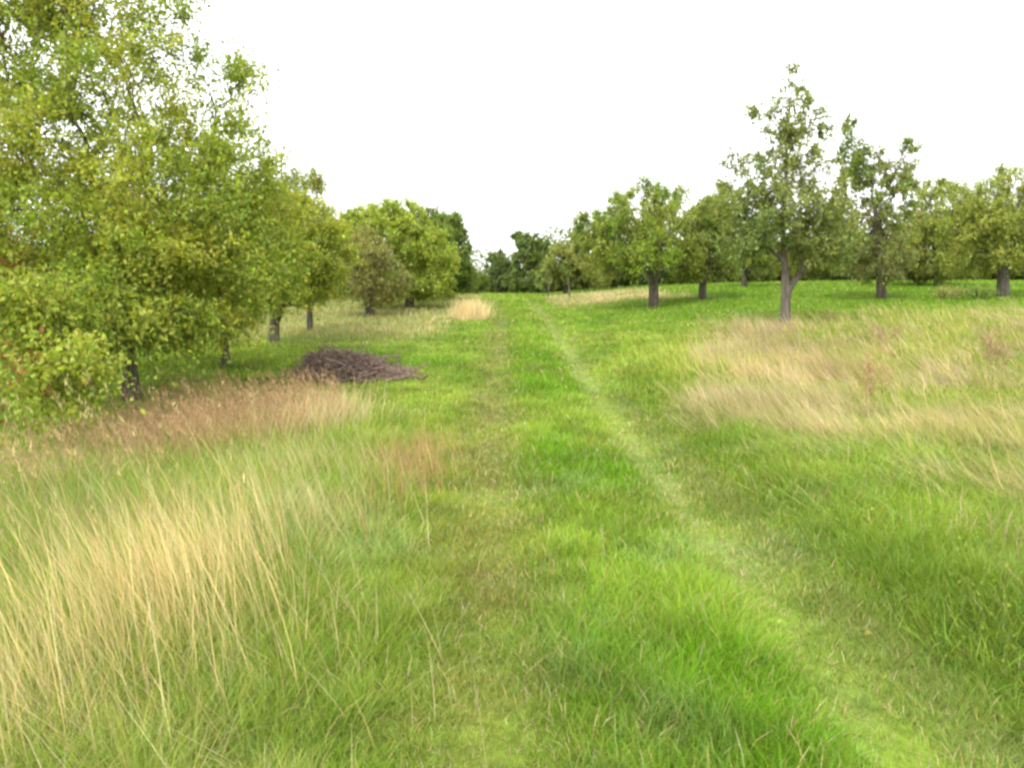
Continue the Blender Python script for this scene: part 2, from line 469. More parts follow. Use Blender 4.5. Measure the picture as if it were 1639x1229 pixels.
P3.append(clump(-1.75, 6.6, .35, .5, 700, .3, .6, LFT, .5, .35, .2, C_STRAW * .85, .004))
P3.append(clump(-.95, 7.2, .22, .9, 1100, .2, .42, LFT, .9, .25, .2, np.array([.42, .28, .13]), .005))
P3.append(clump(-1.4, 5.3, .25, .3, 260, .3, .6, LFT, .5, .25, .15, C_STRAW, .004))
P3.append(clump(-2.5, 10.0, .35, .6, 1300, .3, .6, 0.2, 1.2, .25, .2, C_STRAW * .95, .007))
P3.append(clump(-3.7, 9.2, .65, 1.3, 3600, .3, .6, LFT, 1.2, .3, .25, C_BROWN * 1.1, .006))
P3.append(clump(-3.7, 6.4, .6, 1.0, 2600, .25, .5, LFT, .5, .6, .25, C_OLIVE * 1.2, .005))
P3.append(clump(3.3, 7.5, .5, .22, 650, .4, .75, math.pi + .25, .22, 1.12, .16, C_PALE * 1.15, .005))
P3.append(clump(4.7, 8.0, .8, .3, 2400, .3, .6, math.pi, .5, 1.25, .15, np.array([.36, .30, .18]), .005))
P3.append(clump(3.9, 6.2, .5, .35, 900, .3, .6, math.pi - .2, .6, 1.2, .2, np.array([.46, .40, .20]), .004))
P3.append(clump(2.7, 5.6, .35, .25, 110, .3, .6, math.pi - .1, .3, 1.1, .2, C_PALE * 1.2, .004))
P3.append(clump(2.95, 4.7, .12, .3, 90, .2, .45, math.pi, 1.5, .3, .3, np.array([.42, .30, .17]), .004))
P3.append(clump(3.1, 10.2, .45, .7, 900, .25, .55, math.pi + .1, .5, .8, .35, C_STRAW * .95, .006))
P3.append(clump(3.6, 14.5, .6, 1.2, 1100, .25, .5, math.pi * .9, .6, .5, .3, C_YEL * 1.35, .008))
put('dry_grass', P3, M_DRY, 'straw coloured dry grass, leaning and laid over beside the track')

# brown seed heads: a haze of fine panicles on thin stems
def panicles(x, y, h, lean, az, cst, chd, plen, spk, wst=.0022, wsp=.005):
    n = len(x)
    st = blades('s', x, y, h, np.full(n, wst) * np.maximum(1, y / 5), vary(np.tile(cst, (n, 1)), n, .12), lean, az, .35, 3)
    tip = st[4]
    dirv = np.stack([np.sin(lean + .35) * np.cos(az), np.sin(lean + .35) * np.sin(az), np.cos(lean + .35)], 1)
    # spikelets as small upright blades round the tip of the stem
    m = n * spk
    t = rng.uniform(-plen, .0, m)
    base = np.repeat(tip, spk, 0) + np.repeat(dirv, spk, 0) * t[:, None]
    base[:, :2] += rng.normal(0, .006, (m, 2))
    cc = vary(np.tile(chd, (m, 1)), m, .18, .08)
    sp = blades('s', base[:, 0], base[:, 1], rng.uniform(.02, .05, m), np.full(m, wsp) * np.maximum(1, base[:, 1] / 6), cc,
                np.repeat(lean, spk) * .6 + rng.uniform(0, .7, m), np.repeat(az, spk) + rng.normal(0, 1.2, m), .2, 3, z0=base[:, 2])
    return [st, sp]
n = 4300
x = rng.uniform(-4.9, -1.9, n) ; y = rng.uniform(5.2, 11.4, n)
k = (rng.random(n) < sm(.28, .5, fnoise(x, y, 1.2, 95) + .12)) & (x > -.8 * y) & (x < -2.0 - .3 * np.abs(y - 10)) & (x > -4.9 + .4 * vnoise(x, y, .8, 96))
x, y = x[k], y[k]; n = len(x)
SH = panicles(x, y, rng.uniform(.2, .56, n), rng.uniform(.05, .45, n), LFT + rng.normal(0, .6, n), C_BROWN * 1.1, np.array([.37, .25, .13]), .16, 9)
n = 420
x = rng.uniform(2.6, 9, n); y = rng.uniform(9, 17, n)
k = right_dry(x, y) > .25; x, y = x[k], y[k]; n = len(x)
SH += panicles(x, y, rng.uniform(.4, .65, n), rng.uniform(.2, .8, n), math.pi + rng.normal(0, .5, n), C_STRAW * .9, np.array([.45, .31, .19]), .15, 9)
put('seed_head_grass', SH, M_DRY, 'fine reddish brown seed heads standing above the uncut grass')

# single long stalks in the left foreground
n = 210
x = -2.15 + rng.normal(0, .5, n); y = 2.5 + np.abs(rng.normal(0, 1.6, n))
k = x > -.7 * y; x, y = x[k], y[k]; n = len(x)
ST = panicles(x, y, rng.uniform(.55, 1.1, n), rng.uniform(.1, .55, n), LFT + rng.normal(0, .4, n), S2 * 1.1, S2 * .9, .11, 9, .0036, .0028)
xs2 = np.array([-1.32, -1.1, -1.05, -1.5]); ys2 = np.array([3.5, 3.3, 5.3, 4.4]); az2 = np.array([1.7, 2.0, 2.8, 2.6])
ST += panicles(xs2, ys2, np.array([.75, .7, .7, .9]), np.array([.05, .1, .15, .3]), az2, C_PALE * 1.2, C_STRAW, .08, 8, .0045)
put('grass_stalks', ST, M_DRY, 'tall pale grass stalks with ears leaning left in the near left corner')

# small broad leaved weeds among the grass on the right
def leaf_cards(P, dirs, L, Wd, fold=.35, roll=None):
    """rhombic leaves with a fold along the midrib; P base, dirs unit direction"""
    n = len(P)
    r = rng.normal(0, 1, (n, 3))
    side = np.cross(dirs, r); side /= np.linalg.norm(side, axis=1)[:, None] + 1e-9
    up = np.cross(side, dirs)
    L = L[:, None]; Wd = Wd[:, None]
    mid = P + dirs * L * .45
    V = np.stack([P, mid + side * Wd * .5 + up * Wd * fold * .5, P + dirs * L, mid - side * Wd * .5 + up * Wd * fold * .5], 1)
    return V.reshape(-1, 3)
LEAF_F = [(0, 1, 2), (0, 2, 3)]
def unit(v): return v / (np.linalg.norm(v, axis=-1, keepdims=True) + 1e-9)
x, y = scatter(420, 6, 2.4, 10)
m = sm(1.9, 2.6, x) * sm(.42, .58, fnoise(x, y, .8, 101)) + .12 * sm(.55, .7, fnoise(x, y, .6, 102)) * (np.abs(x - .65) < 1.6)
k = rng.random(len(x)) < m
x, y = x[k], y[k]; n = len(x)
P = np.stack([x, y, gz(x, y) + rng.uniform(.03, .13, n)], 1)
d = unit(rng.normal(0, 1, (n, 3)) * [1, 1, .45] + [0, 0, .25])
c = vary(mixc(np.tile(C_LAWN * .9, (n, 1)), C_YEL * .9, rng.random(n) * .4), n, .15)
tag(mesh_obj('leafy_weeds', leaf_cards(P, d, rng.uniform(.018, .04, n), rng.uniform(.012, .024, n)), 4, LEAF_F, np.repeat(c * .85, 4, 0), M_GRASS),
    'low broad leaved weeds mixed into the green grass right of the track', 'weeds', kind='stuff')

# ------------------------------------------------------------------ trees
def tubes(name, A, B, ra, rb, mat, parent, sides=6):
    d = unit(B - A)
    ref = np.where(np.abs(d[:, 2:3]) > .9, np.array([[1., 0, 0]]), np.array([[0, 0, 1.]]))
    s = unit(np.cross(d, ref)); u = np.cross(s, d)
    n = len(A); V = np.zeros((n, 2 * sides, 3))
    ext = d * (rb * .35)[:, None]
    for k in range(sides):
        a = TAU * k / sides
        off = s * math.cos(a) + u * math.sin(a)
        V[:, k] = A - ext * .5 + off * ra[:, None]
        V[:, sides + k] = B + ext + off * rb[:, None]
    fs = [(k, (k + 1) % sides, sides + (k + 1) % sides, sides + k) for k in range(sides)]
    return mesh_obj(name, V.reshape(-1, 3), 2 * sides, fs, None, mat, parent, smooth=True)

def tree(label, cat, group, D, base_px, trunk_r, forks, blobs, col, leaves, leaf=.07, targets=260, shoot=(.15, .4), up=.35,
         bark=M_BARK, col2=None, red=0, name='orchard_tree', kindseed=0, droop=0.0, sparse=.5, limbs=(), spots=(), taper=1.8):
    """base_px: photo column of the trunk at depth D; forks: [(px, py, dDepth)] path of the trunk above the base;
       blobs: (px, py, rx, ry, dDepth, rDepth_m, weight) crown volumes"""
    global rng
    keep = rng; rng = np.random.default_rng(1000 + kindseed)
    bx = (base_px - W0 / 2) / FPX * D * 1.0
    r0 = ray(base_px, 500.); bx = r0[0] / r0[1] * D
    base = np.array([bx, D, float(gz(bx, D)) - .05])
    root = bpy.data.objects.new(name, None); COL.objects.link(root)
    root.location = base; root.empty_display_size = .3
    tag(root, label, cat, group)
    pts = [base]
    for px, py, dd in forks:
        pts.append(W(px, py, D + dd))
    nodes = [pts[0]]; par = [-1]
    for a, b in zip(pts[:-1], pts[1:]):
        m = max(1, int(np.linalg.norm(b - a) / .45))
        for k in range(1, m + 1):
            q = a + (b - a) * k / m
            if k < m: q = q + rng.normal(0, .018 + trunk_r * .06, 3)
            nodes.append(q); par.append(len(nodes) - 2)
    nfork = len(nodes) - 1
    start_free = max(1, nfork - max(1, int(.35 * nfork)))
    wts = np.array([b[6] for b in blobs], float); wts /= wts.sum()
    T = []
    cen = []
    for b in blobs:
        Dc = D + b[4]
        cen.append((W(b[0], b[1], Dc), b[2] / FPX * Dc, b[5], b[3] / FPX * Dc))
    for i in rng.choice(len(blobs), targets, p=wts):
        c0, rx, ry, rz = cen[i]
        v = unit(rng.normal(0, 1, 3)) * rng.uniform(0, 1) ** .42
        T.append(c0 + v * np.array([rx, ry, rz]))
    T = np.array(T)
    T = T[T[:, 2] > gz(T[:, 0], T[:, 1]) + .35]
    fk = nodes[nfork]
    T = T[np.argsort(np.linalg.norm(T - fk, axis=1))]
    for lb in limbs:                     # main limbs drawn from the photograph
        q0 = W(lb[0][0], lb[0][1], D + lb[0][2])
        j = int(np.argmin([np.linalg.norm(np.array(q) - q0) for q in nodes[:nfork + 1]]))
        prev, a = j, nodes[j]
        for px, py, dd in lb[1:]:
            b = W(px, py, D + dd)
            m = max(1, int(np.linalg.norm(b - a) / .4))
            for k in range(1, m + 1):
                nodes.append(a + (b - a) * k / m + rng.normal(0, .03, 3)); par.append(prev); prev = len(nodes) - 1
            a = b
    plen = [0.0] * len(nodes)
    for i in range(1, len(nodes)): plen[i] = plen[par[i]] + np.linalg.norm(nodes[i] - nodes[par[i]])
    N = np.zeros((len(nodes) + len(T) * 4, 3)); N[:len(nodes)] = nodes
    PL = np.zeros(len(N)); PL[:len(nodes)] = plen
    PL[:start_free] = 1e3
    nmain = len(nodes)
    cnt = len(nodes); tips = []
    for t in T:
        dd = np.linalg.norm(N[:cnt] - t, axis=1)
        j = int(np.argmin(dd + .45 * PL[:cnt] + 3 * np.maximum(0, N[:cnt, 2] - t[2] - .3) * (1 - droop)))
        L = dd[j]
        if L < .06: continue
        m = 1 if L < .35 else (2 if L < .9 else 3)
        a = N[j].copy(); prev = j
        for k in range(1, m + 1):
            s = k / m
            q = a + (t - a) * s
            if k < m:
                q = q + rng.normal(0, .07 * L, 3); q[2] += L * (.10 if up > 0 else -.02) * math.sin(math.pi * s)
            N[cnt] = q; par.append(prev)
            PL[cnt] = PL[prev] + np.linalg.norm(q - N[prev]) if PL[prev] < 500 else np.linalg.norm(q - N[prev])
            prev = cnt; cnt += 1
        tips.append(prev)
    N = N[:cnt]; par = np.array(par)
    R = np.zeros(cnt); tipset = np.ones(cnt, bool); tipset[par[1:]] = False
    R[tipset] = 1.0
    p = taper
    acc = np.where(tipset, 1.0, 0.0)
    for i in range(cnt - 1, 0, -1):
        acc[par[i]] += acc[i]
    R = acc ** (1 / p); k0 = trunk_r / R[0]
    R = np.maximum(R * k0, max(.003, D * .0004))
    R[:1] *= 1.2
    i = np.arange(1, cnt)
    A, B = N[par[i]], N[i]
    ra, rb = R[par[i]], R[i]
    ra = np.minimum(ra, rb * 1.6 + .002)
    ra[0] = R[0]
    tubes('trunk', A - base, B - base, ra, rb, bark, root, 7 if trunk_r > .1 and D < 30 else 5)
    # shoots with leaves, on the outer nodes
    outer = np.where((acc < max(9, .03 * targets)) & (np.arange(cnt) >= nmain))[0]
    if len(outer) == 0: outer = np.array(tips)
    per = 7
    leaves = int(leaves * 1.45); col = np.array(col) * np.array([1.68, 1.60, 1.5]); col2 = col2 if col2 is None else np.array(col2) * np.array([1.58, 1.48, 1.4])  # leaf colours lifted overall, partly standing in for haze and sky bloom
    ns = max(10, leaves // per)
    # clumps: some nodes carry many shoots and some few
    wn = rng.random(len(outer)) ** (1 + 2 * sparse) + .15
    wn = wn * np.where(tipset[outer], 1.6, .8)
    o_i = rng.choice(outer, ns, p=wn / wn.sum())
    cc0 = np.array([fk[0], fk[1], fk[2]])
    outd = unit(N[o_i] - cc0)
    sd = unit(outd * .8 + rng.normal(0, .75, (ns, 3)) + np.array([0, 0, up]))
    sl = rng.uniform(shoot[0], shoot[1], ns) * np.where(rng.random(ns) < .06, 1.8, 1)
    sb = N[o_i] + rng.normal(0, .05, (ns, 3))
    t = np.tile(np.linspace(.12, 1, per), ns)
    Pb = np.repeat(sb, per, 0) + np.repeat(sd * sl[:, None], per, 0) * t[:, None]
    Pb[:, 2] -= (np.repeat(sl, per) * t) ** 2 * .35 * (1 - up)
    ld = unit(np.repeat(sd, per, 0) * .5 + rng.normal(0, .8, (ns * per, 3)) + np.array([0, 0, -.12]))
    Lf = leaf * rng.uniform(.65, 1.25, ns * per)
    V = leaf_cards(Pb, ld, Lf, Lf * rng.uniform(.45, .65, ns * per))
    # colour: varies by limb, by shoot and by leaf
    nn = fnoise(N[o_i, 0] * 1.0 + N[o_i, 2] * .7, N[o_i, 1] + N[o_i, 2] * .6, .9, 200 + kindseed)
    cA = np.tile(np.array(col), (ns, 1)); cB = np.array(col2 if col2 is not None else np.array(col) * np.array([1.35, 1.15, 1.0]))
    cs = mixc(cA, cB, sm(.35, .65, nn))
    cs = cs * np.exp(rng.normal(0, .16, (ns, 1)))
    for px, py, dd, r_, mul in spots:
        g = np.exp(-(np.linalg.norm(N[o_i] - W(px, py, D + dd), axis=1) / r_) ** 2)[:, None]
        cs = cs * (1 + (np.array(mul) - 1) * g)
    if red:
        rr = np.zeros(ns)
        for q in range(red):
            j = rng.integers(0, ns)
            rr = np.maximum(rr, np.exp(-(np.linalg.norm(N[o_i] - N[o_i[j]], axis=1) / .15) ** 2))
        hit = rng.random(ns) < rr * .5
        cs[hit] = np.array([.26, .11, .045]) * np.exp(rng.normal(0, .2, (hit.sum(), 1)))
    cl = vary(np.repeat(cs, per, 0), ns * per, .17, .10)
    mesh_obj('crown', V - base, 4, LEAF_F, np.clip(np.repeat(cl, 4, 0), 0, 1), M_LEAF, root)
    # the twigs that carry the shoots
    kk = rng.random(ns) < min(1, 5000 / ns)
    e = sb[kk] + sd[kk] * (sl[kk] * .9)[:, None]
    tw = np.full(kk.sum(), max(.0022, D * .00014))
    tubes('twigs', sb[kk] - base, e - base, tw, tw * .5, bark, root, 3)
    rng = keep
    return root

G_L = 'fruit trees in the row left of the track'
G_R = 'fruit trees on the slope right of the track'
LC = (.130, .178, .026)
tree('large leafy fruit tree filling the left of the view, nearest to the camera', 'tree', G_L, 12.4, 202, .13,
     [(203, 560, 0), (200, 470, 0), (185, 380, -.3)],
     [(150, 350, 300, 170, -.4, 2.6, 6), (120, 130, 240, 130, 0, 2.2, 1.35), (300, 410, 160, 115, -1.0, 1.7, 1.8), (80, 500, 160, 66, -3.0, 1.2, 1.6),
      (105, 595, 60, 32, -4.6, .45, .40), (270, 515, 110, 38, -1.5, 1.2, .7), (395, 250, 55, 70, -.3, .8, .22), (280, 60, 30, 80, 0, .5, .14), (30, 20, 90, 60, 0, 1.2, .5),
      (375, 130, 45, 45, 0, .6, .1), (170, -60, 150, 70, 0, 1.5, .5), (-150, 300, 200, 250, 0, 2.3, 2)],
     LC, 122000, .070, 1300, (.18, .55), .15, col2=(.195, .225, .034), red=18, kindseed=1, sparse=.6)
tree('broad fruit tree with a thin trunk, just behind the large leafy one on the left', 'tree', G_L, 15.5, 358, .085,
     [(358, 545, 0), (362, 500, 0), (368, 440, 0)],
     [(375, 410, 95, 100, 0, 1.4, 3), (330, 490, 90, 32, 0, 1.3, 1), (430, 350, 50, 60, 0, .8, .7), (415, 460, 45, 36, 0, .8, .6)],
     (.13, .19, .025), 19000, .075, 420, kindseed=2, col2=(.19, .23, .035))
tree('yellow green fruit tree whose short forked trunk leans right, beyond the brush pile', 'tree', G_L, 19.0, 437, .115,
     [(440, 515, 0), (448, 497, 0), (462, 470, 0)],
     [(480, 400, 66, 75, 0, 1.4, 3), (430, 360, 50, 60, .4, 1.1, 1), (512, 430, 32, 50, -.2, .8, .7), (470, 340, 30, 40, 0, .7, .4), (475, 460, 66, 30, 0, 1.0, 1.1), (530, 400, 30, 50, 0, .8, .8), (440, 300, 18, 30, 0, .4, .12)],
     (.17, .21, .035), 19000, .08, 380, kindseed=3, col2=(.22, .26, .035),
     limbs=[[(450, 497, 0), (462, 488, 0), (490, 486, 0), (520, 465, 0)], [(455, 485, 0), (450, 450, 0), (440, 400, 0)]])
tree('sparse upright fruit tree on a slim dark trunk, beyond the forked one', 'tree', G_L, 22.0, 495, .085,
     [(495, 500, 0), (494, 460, 0), (492, 400, 0)],
     [(492, 330, 28, 55, 0, .7, 1), (505, 400, 40, 60, 0, 1.0, 1.6), (470, 300, 22, 30, 0, .5, .35), (500, 290, 12, 20, 0, .3, .15), (500, 460, 45, 24, 0, .8, .7)],
     (.11, .15, .03), 6500, .075, 260, kindseed=4, sparse=.8, col2=(.17, .20, .035))
tree('dull brownish green tree with grey stems showing, middle of the left row', 'tree', G_L, 27.0, 592, .15,
     [(592, 470, 0), (588, 450, 0), (585, 420, 0)],
     [(582, 415, 42, 42, 0, 1.4, 3), (565, 440, 40, 38, 0, 1.1, 1.5), (612, 450, 40, 35, 0, 1.0, 1.2), (590, 468, 48, 16, 0, 1.2, .7)],
     (.155, .17, .06), 12000, .085, 320, kindseed=5, bark=M_BARK, col2=(.17, .18, .05))
tree('rounded bright green tree, fullest crown of the middle of the left row', 'tree', G_L, 31.0, 655, .17,
     [(655, 465, 0), (650, 440, 0)],
     [(645, 382, 55, 58, 0, 2.2, 3), (600, 368, 55, 38, 0, 1.7, 1.9), (680, 420, 50, 48, 0, 1.8, 2), (650, 456, 84, 28, 0, 2.0, 2.2), (575, 365, 32, 24, 0, 1, .6)],
     (.15, .205, .035), 36000, .11, 600, kindseed=6, up=.2, col2=(.20, .255, .04))
tree('dark green tree rising behind the rounded bright one in the left row', 'tree', G_L, 37.0, 722, .16,
     [(722, 460, 0), (715, 430, 0)],
     [(690, 372, 42, 34, 0, 1.6, 2), (725, 405, 26, 55, -1, 1.4, 2), (708, 440, 50, 30, 0, 1.8, 1.2), (738, 440, 18, 30, 0, .9, .7)],
     (.075, .115, .025), 20000, .12, 420, kindseed=7, up=.6, col2=(.10, .15, .03))
tree('small low dark tree closing the far end of the left row', 'tree', G_L, 52.0, 762, .1,
     [(762, 458, 0)], [(760, 455, 18, 20, 0, 1.2, 1), (748, 462, 16, 14, 0, 1, .6)], (.08, .12, .025), 5000, .15, 130, kindseed=8)

G_F = 'trees at the far end of the track'
tree('small rounded dark tree at the far end, right of the sky gap', 'tree', G_F, 62.0, 800, .15, [(800, 450, 0)],
     [(798, 435, 22, 32, 0, 1.8, 1), (815, 448, 22, 24, 0, 1.5, .7)], (.070, .105, .035), 10000, .16, 200, kindseed=9, col2=(.08, .12, .035))
tree('taller dark tree with bare twigs on top, at the far end of the track', 'tree', G_F, 57.0, 850, .16, [(850, 450, 0), (850, 425, 0)],
     [(852, 410, 32, 32, 0, 2.0, 2), (850, 448, 42, 24, 0, 2.0, 1.2), (832, 385, 10, 14, 0, .5, .12)], (.070, .11, .03), 17000, .16, 300, kindseed=10, up=.5, col2=(.09, .13, .03))
tree('pale grey green tree at the far end, left of the spreading apple tree', 'tree', G_F, 46.0, 905, .12, [(903, 450, 0), (905, 430, 0)],
     [(900, 425, 34, 36, 0, 1.8, 2), (930, 415, 30, 44, 0, 1.8, 1.6), (885, 450, 26, 20, 0, 1.2, .7), (950, 440, 30, 26, 0, 1.6, 1)], (.115, .155, .045), 18000, .13, 340, kindseed=11, up=.4)
tree('wide spreading apple tree with a stout dark trunk on the right slope', 'tree', G_R, 28.0, 1046, .165,
     [(1046, 458, 0), (1046, 440, 0)],
     [(1015, 385, 88, 30, 0, 2.3, 3), (1030, 350, 72, 34, .2, 2.2, 3), (958, 368, 44, 26, 0, 1.3, 1.3), (1085, 375, 42, 46, 0, 1.6, 1.6), (1060, 318, 46, 24, .2, 1.3, 1.1),
      (1035, 415, 60, 24, -1.2, 1.2, 1.5), (980, 425, 48, 20, .6, 1.3, .9), (1100, 425, 30, 24, .5, 1.2, .7), (935, 345, 18, 18, 0, .6, .2), (1030, 300, 16, 22, 0, .5, .2), (990, 328, 26, 24, 0, .8, .4)],
     (.105, .165, .022), 25000, .085, 520, kindseed=12, col2=(.17, .215, .038), up=.45, sparse=.5,
     limbs=[[(1046, 440, 0), (1015, 415, 0), (970, 402, 0)], [(1048, 440, 0), (1085, 425, .2), (1105, 395, .3)], [(1046, 436, 0), (1040, 390, .2), (1060, 340, .4)]],
     spots=[(1040, 415, -1.2, 1.0, (1.5, 1.4, 1.2))])
tree('drooping apple tree with a short dark trunk, right of the spreading one', 'tree', G_R, 29.5, 1124, .14,
     [(1124, 462, 0), (1126, 445, 0)],
     [(1128, 375, 44, 58, 0, 1.6, 2.8), (1105, 425, 35, 26, 0, 1.3, 1), (1160, 420, 35, 26, 0, 1.3, 1), (1130, 345, 32, 24, 0, 1.0, .7)],
     (.115, .16, .034), 18000, .085, 340, kindseed=13, col2=(.15, .185, .035), sparse=.75)
tree('small fruit tree half hidden behind the tall pear tree, to its left', 'tree', G_R, 36.0, 1191, .14,
     [(1191, 445, 0), (1191, 425, 0)],
     [(1190, 390, 45, 42, 0, 1.8, 2), (1160, 340, 36, 42, 0, 1.2, 1.2), (1215, 415, 38, 24, 0, 1.4, .9)],
     (.095, .14, .03), 14000, .10, 320, kindseed=14)
PC = (.112, .158, .045)
tree('tall pear tree with a forked grey trunk standing in the dry grass', 'tree', G_R, 19.0, 1257, .110,
     [(1258, 470, 0), (1256, 420, 0), (1254, 340, 0), (1258, 230, 0), (1266, 150, 0)],
     [(1264, 205, 34, 62, 0, .6, 1.5), (1258, 275, 56, 56, 0, .8, 1.7), (1255, 352, 82, 50, 0, 1.4, 3.0), (1320, 370, 50, 55, 0, 1.1, 1.4), (1175, 270, 30, 34, 0, .5, .36),
      (1200, 330, 48, 50, 0, .9, 1.1), (1305, 398, 52, 24, 0, 1.1, .8), (1315, 200, 12, 20, 0, .3, .10), (1214, 185, 10, 14, 0, .25, .06), (1266, 140, 14, 22, 0, .3, .1), (1198, 388, 46, 26, 0, .9, 1.0), (1342, 395, 34, 30, 0, .9, .8), (1330, 285, 26, 30, 0, .5, .25)],
     PC, 21000, .082, 680, (.08, .26), .55, bark=M_BARK_PALE, kindseed=15, sparse=.7, col2=(.15, .18, .05), taper=1.4,
     limbs=[[(1258, 452, 0), (1288, 432, 0), (1312, 400, 0), (1330, 360, 0)], [(1257, 405, 0), (1225, 385, 0), (1195, 350, 0)]])
tree('pear tree with upright spiky top shoots, right behind the tall pear tree', 'tree', G_R, 26.0, 1410, .14,
     [(1410, 440, 0), (1406, 410, 0), (1400, 330, 0)],
     [(1400, 320, 55, 60, 0, 1.4, 2.4), (1405, 405, 66, 46, 0, 1.5, 2.6), (1362, 210, 14, 26, 0, .4, .28), (1368, 255, 24, 30, 0, .6, .4), (1380, 270, 35, 30, 0, .8, .6), (1455, 252, 20, 28, 0, .5, .34), (1445, 285, 30, 30, 0, .6, .45), (1345, 370, 35, 45, 0, 1.0, .8)],
     (.112, .156, .036), 18000, .09, 500, (.1, .3), .5, kindseed=16, sparse=.6, col2=(.14, .16, .055), taper=1.5)
tree('hazy olive green tree between the spiky pear tree and the right edge', 'tree', G_R, 33.0, 1500, .15,
     [(1500, 440, 0), (1500, 410, 0)],
     [(1500, 350, 55, 55, 0, 2.2, 3), (1470, 390, 40, 45, 0, 1.8, 1.4), (1540, 390, 45, 45, 0, 1.8, 1.4), (1500, 425, 80, 24, 0, 1.8, 1.6)],
     (.145, .185, .042), 24000, .10, 360, kindseed=17, col2=(.19, .22, .05))
tree('olive green fruit tree with a grey trunk at the right edge of the view', 'tree', G_R, 25.5, 1604, .17,
     [(1606, 440, 0), (1608, 415, 0), (1600, 380, 0)],
     [(1600, 345, 80, 60, 0, 1.9, 3.4), (1560, 370, 45, 40, 0, 1.5, 1.2), (1680, 360, 70, 60, 0, 1.6, 2), (1620, 285, 35, 12, 0, .8, .3), (1590, 410, 80, 26, 0, 1.5, 1.3)],
     (.150, .195, .042), 27000, .085, 460, kindseed=18, bark=M_BARK_PALE, up=.15, col2=(.20, .235, .05))

# back rows behind the right slope
G_B = 'trees in the back row beyond the right slope'
for i, (px, py, rx, ry, D, c, lab) in enumerate([
    (985, 425, 40, 30, 50, (.08, .12, .03), 'dim green tree behind the spreading apple tree'),
    (1090, 415, 45, 34, 48, (.085, .125, .03), 'dim tree seen between the spreading and the drooping apple tree'),
    (1240, 420, 60, 34, 50, (.085, .125, .03), 'dim tree seen behind the trunk of the tall pear tree'),
    (1335, 405, 60, 44, 46, (.08, .12, .028), 'dim tree behind the gap between the two pear trees'),
    (1450, 405, 60, 48, 47, (.11, .145, .035), 'dim tree behind the spiky pear tree, to its right'),
    (1565, 400, 60, 50, 45, (.11, .15, .035), 'dim tree behind the gap left of the grey trunk'),
    (1660, 395, 60, 55, 46, (.11, .15, .035), 'dim tree cut by the right edge behind the grey trunk')]):
    tree(lab, 'tree', G_B, D, px, .13, [(px, py + ry * .9, 0), (px, py + ry * .3, 0)],
         [(px, py, rx, ry, 0, 2.2, 2), (px - rx * .5, py + ry * .5, rx * .6, ry * .45, 0, 1.6, .8), (px + rx * .5, py + ry * .5, rx * .6, ry * .45, 0, 1.6, .8)],
         c, 15000, .13, 240, kindseed=30 + i)

# left back row, seen through and under the near trees
G_C = 'trees standing behind the left row'
for i, (px, py, rx, ry, D, c, lab) in enumerate([
    (20, 450, 90, 60, 24, (.14, .175, .03), 'tree at the left edge, behind the large leafy one'),
    (170, 460, 80, 50, 28, (.11, .165, .03), 'tree behind the large leafy one, by its trunk'),
    (300, 440, 80, 60, 27, (.12, .175, .03), 'tree behind the trunk of the thin-trunked tree'),
    (540, 420, 40, 50, 38, (.13, .17, .035), 'tree behind the slim dark trunk')]):
    tree(lab, 'tree', G_C, D, px, .13, [(px, py + ry * .8, 0), (px, py + ry * .2, 0)],
         [(px, py, rx, ry, 0, 1.9, 2), (px - rx * .5, py + ry * .4, rx * .6, ry * .45, 0, 1.5, .8), (px + rx * .5, py + ry * .4, rx * .6, ry * .45, 0, 1.5, .8)],
         c, 14000, .11, 260, kindseed=50 + i)

# hedge closing the view
def hedge(name, label, pts, h, thick, n, col, leaf=.16):
    P = np.array(pts, float)
    seg = np.linalg.norm(np.diff(P, axis=0), axis=1); cum = np.concatenate([[0], np.cumsum(seg)])
    s = rng.uniform(0, cum[-1], n)
    x = np.interp(s, cum, P[:, 0]); y = np.interp(s, cum, P[:, 1])
    top = h * (.55 + .75 * fnoise(s, s * 0, 5, 301))
    zz = rng.uniform(-.06, 1, n)
    zz = np.where(rng.random(n) < .35, zz * .28, zz) * top
    y = y + rng.uniform(-thick, thick, n); x = x + rng.normal(0, .2, n)
    z = gz(x, y) + zz
    c = mixc(np.tile(np.array(col), (n, 1)), np.array(col) * np.array([1.6, 1.4, 1.2]), sm(.4, .65, fnoise(s, zz * 2, 2.0, 303)))
    leaf = leaf * np.where(zz < .25 * top, 1.5, 1.0)
    V = leaf_cards(np.stack([x, y, z], 1), unit(rng.normal(0, 1, (n, 3))), leaf * rng.uniform(.6, 1.3, n), leaf * .6 * rng.uniform(.6, 1.3, n))
    o = mesh_obj(name, V, 4, LEAF_F, np.repeat(vary(c, n, .22), 4, 0), M_LEAF)
    return tag(o, label, 'hedge')
hedge('hedge', 'long dark hedge running across the back of the right slope', [(2, 60), (12, 57), (26, 50), (44, 42)], 4.6, 1.6, 52000, (.085, .12, .035), .24)
hedge('hedge', 'far hedge closing the view behind the left row of trees', [(-36, 46), (-22, 54), (-8, 66), (3, 70)], 3.8, 1.6, 36000, (.09, .13, .03), .24)

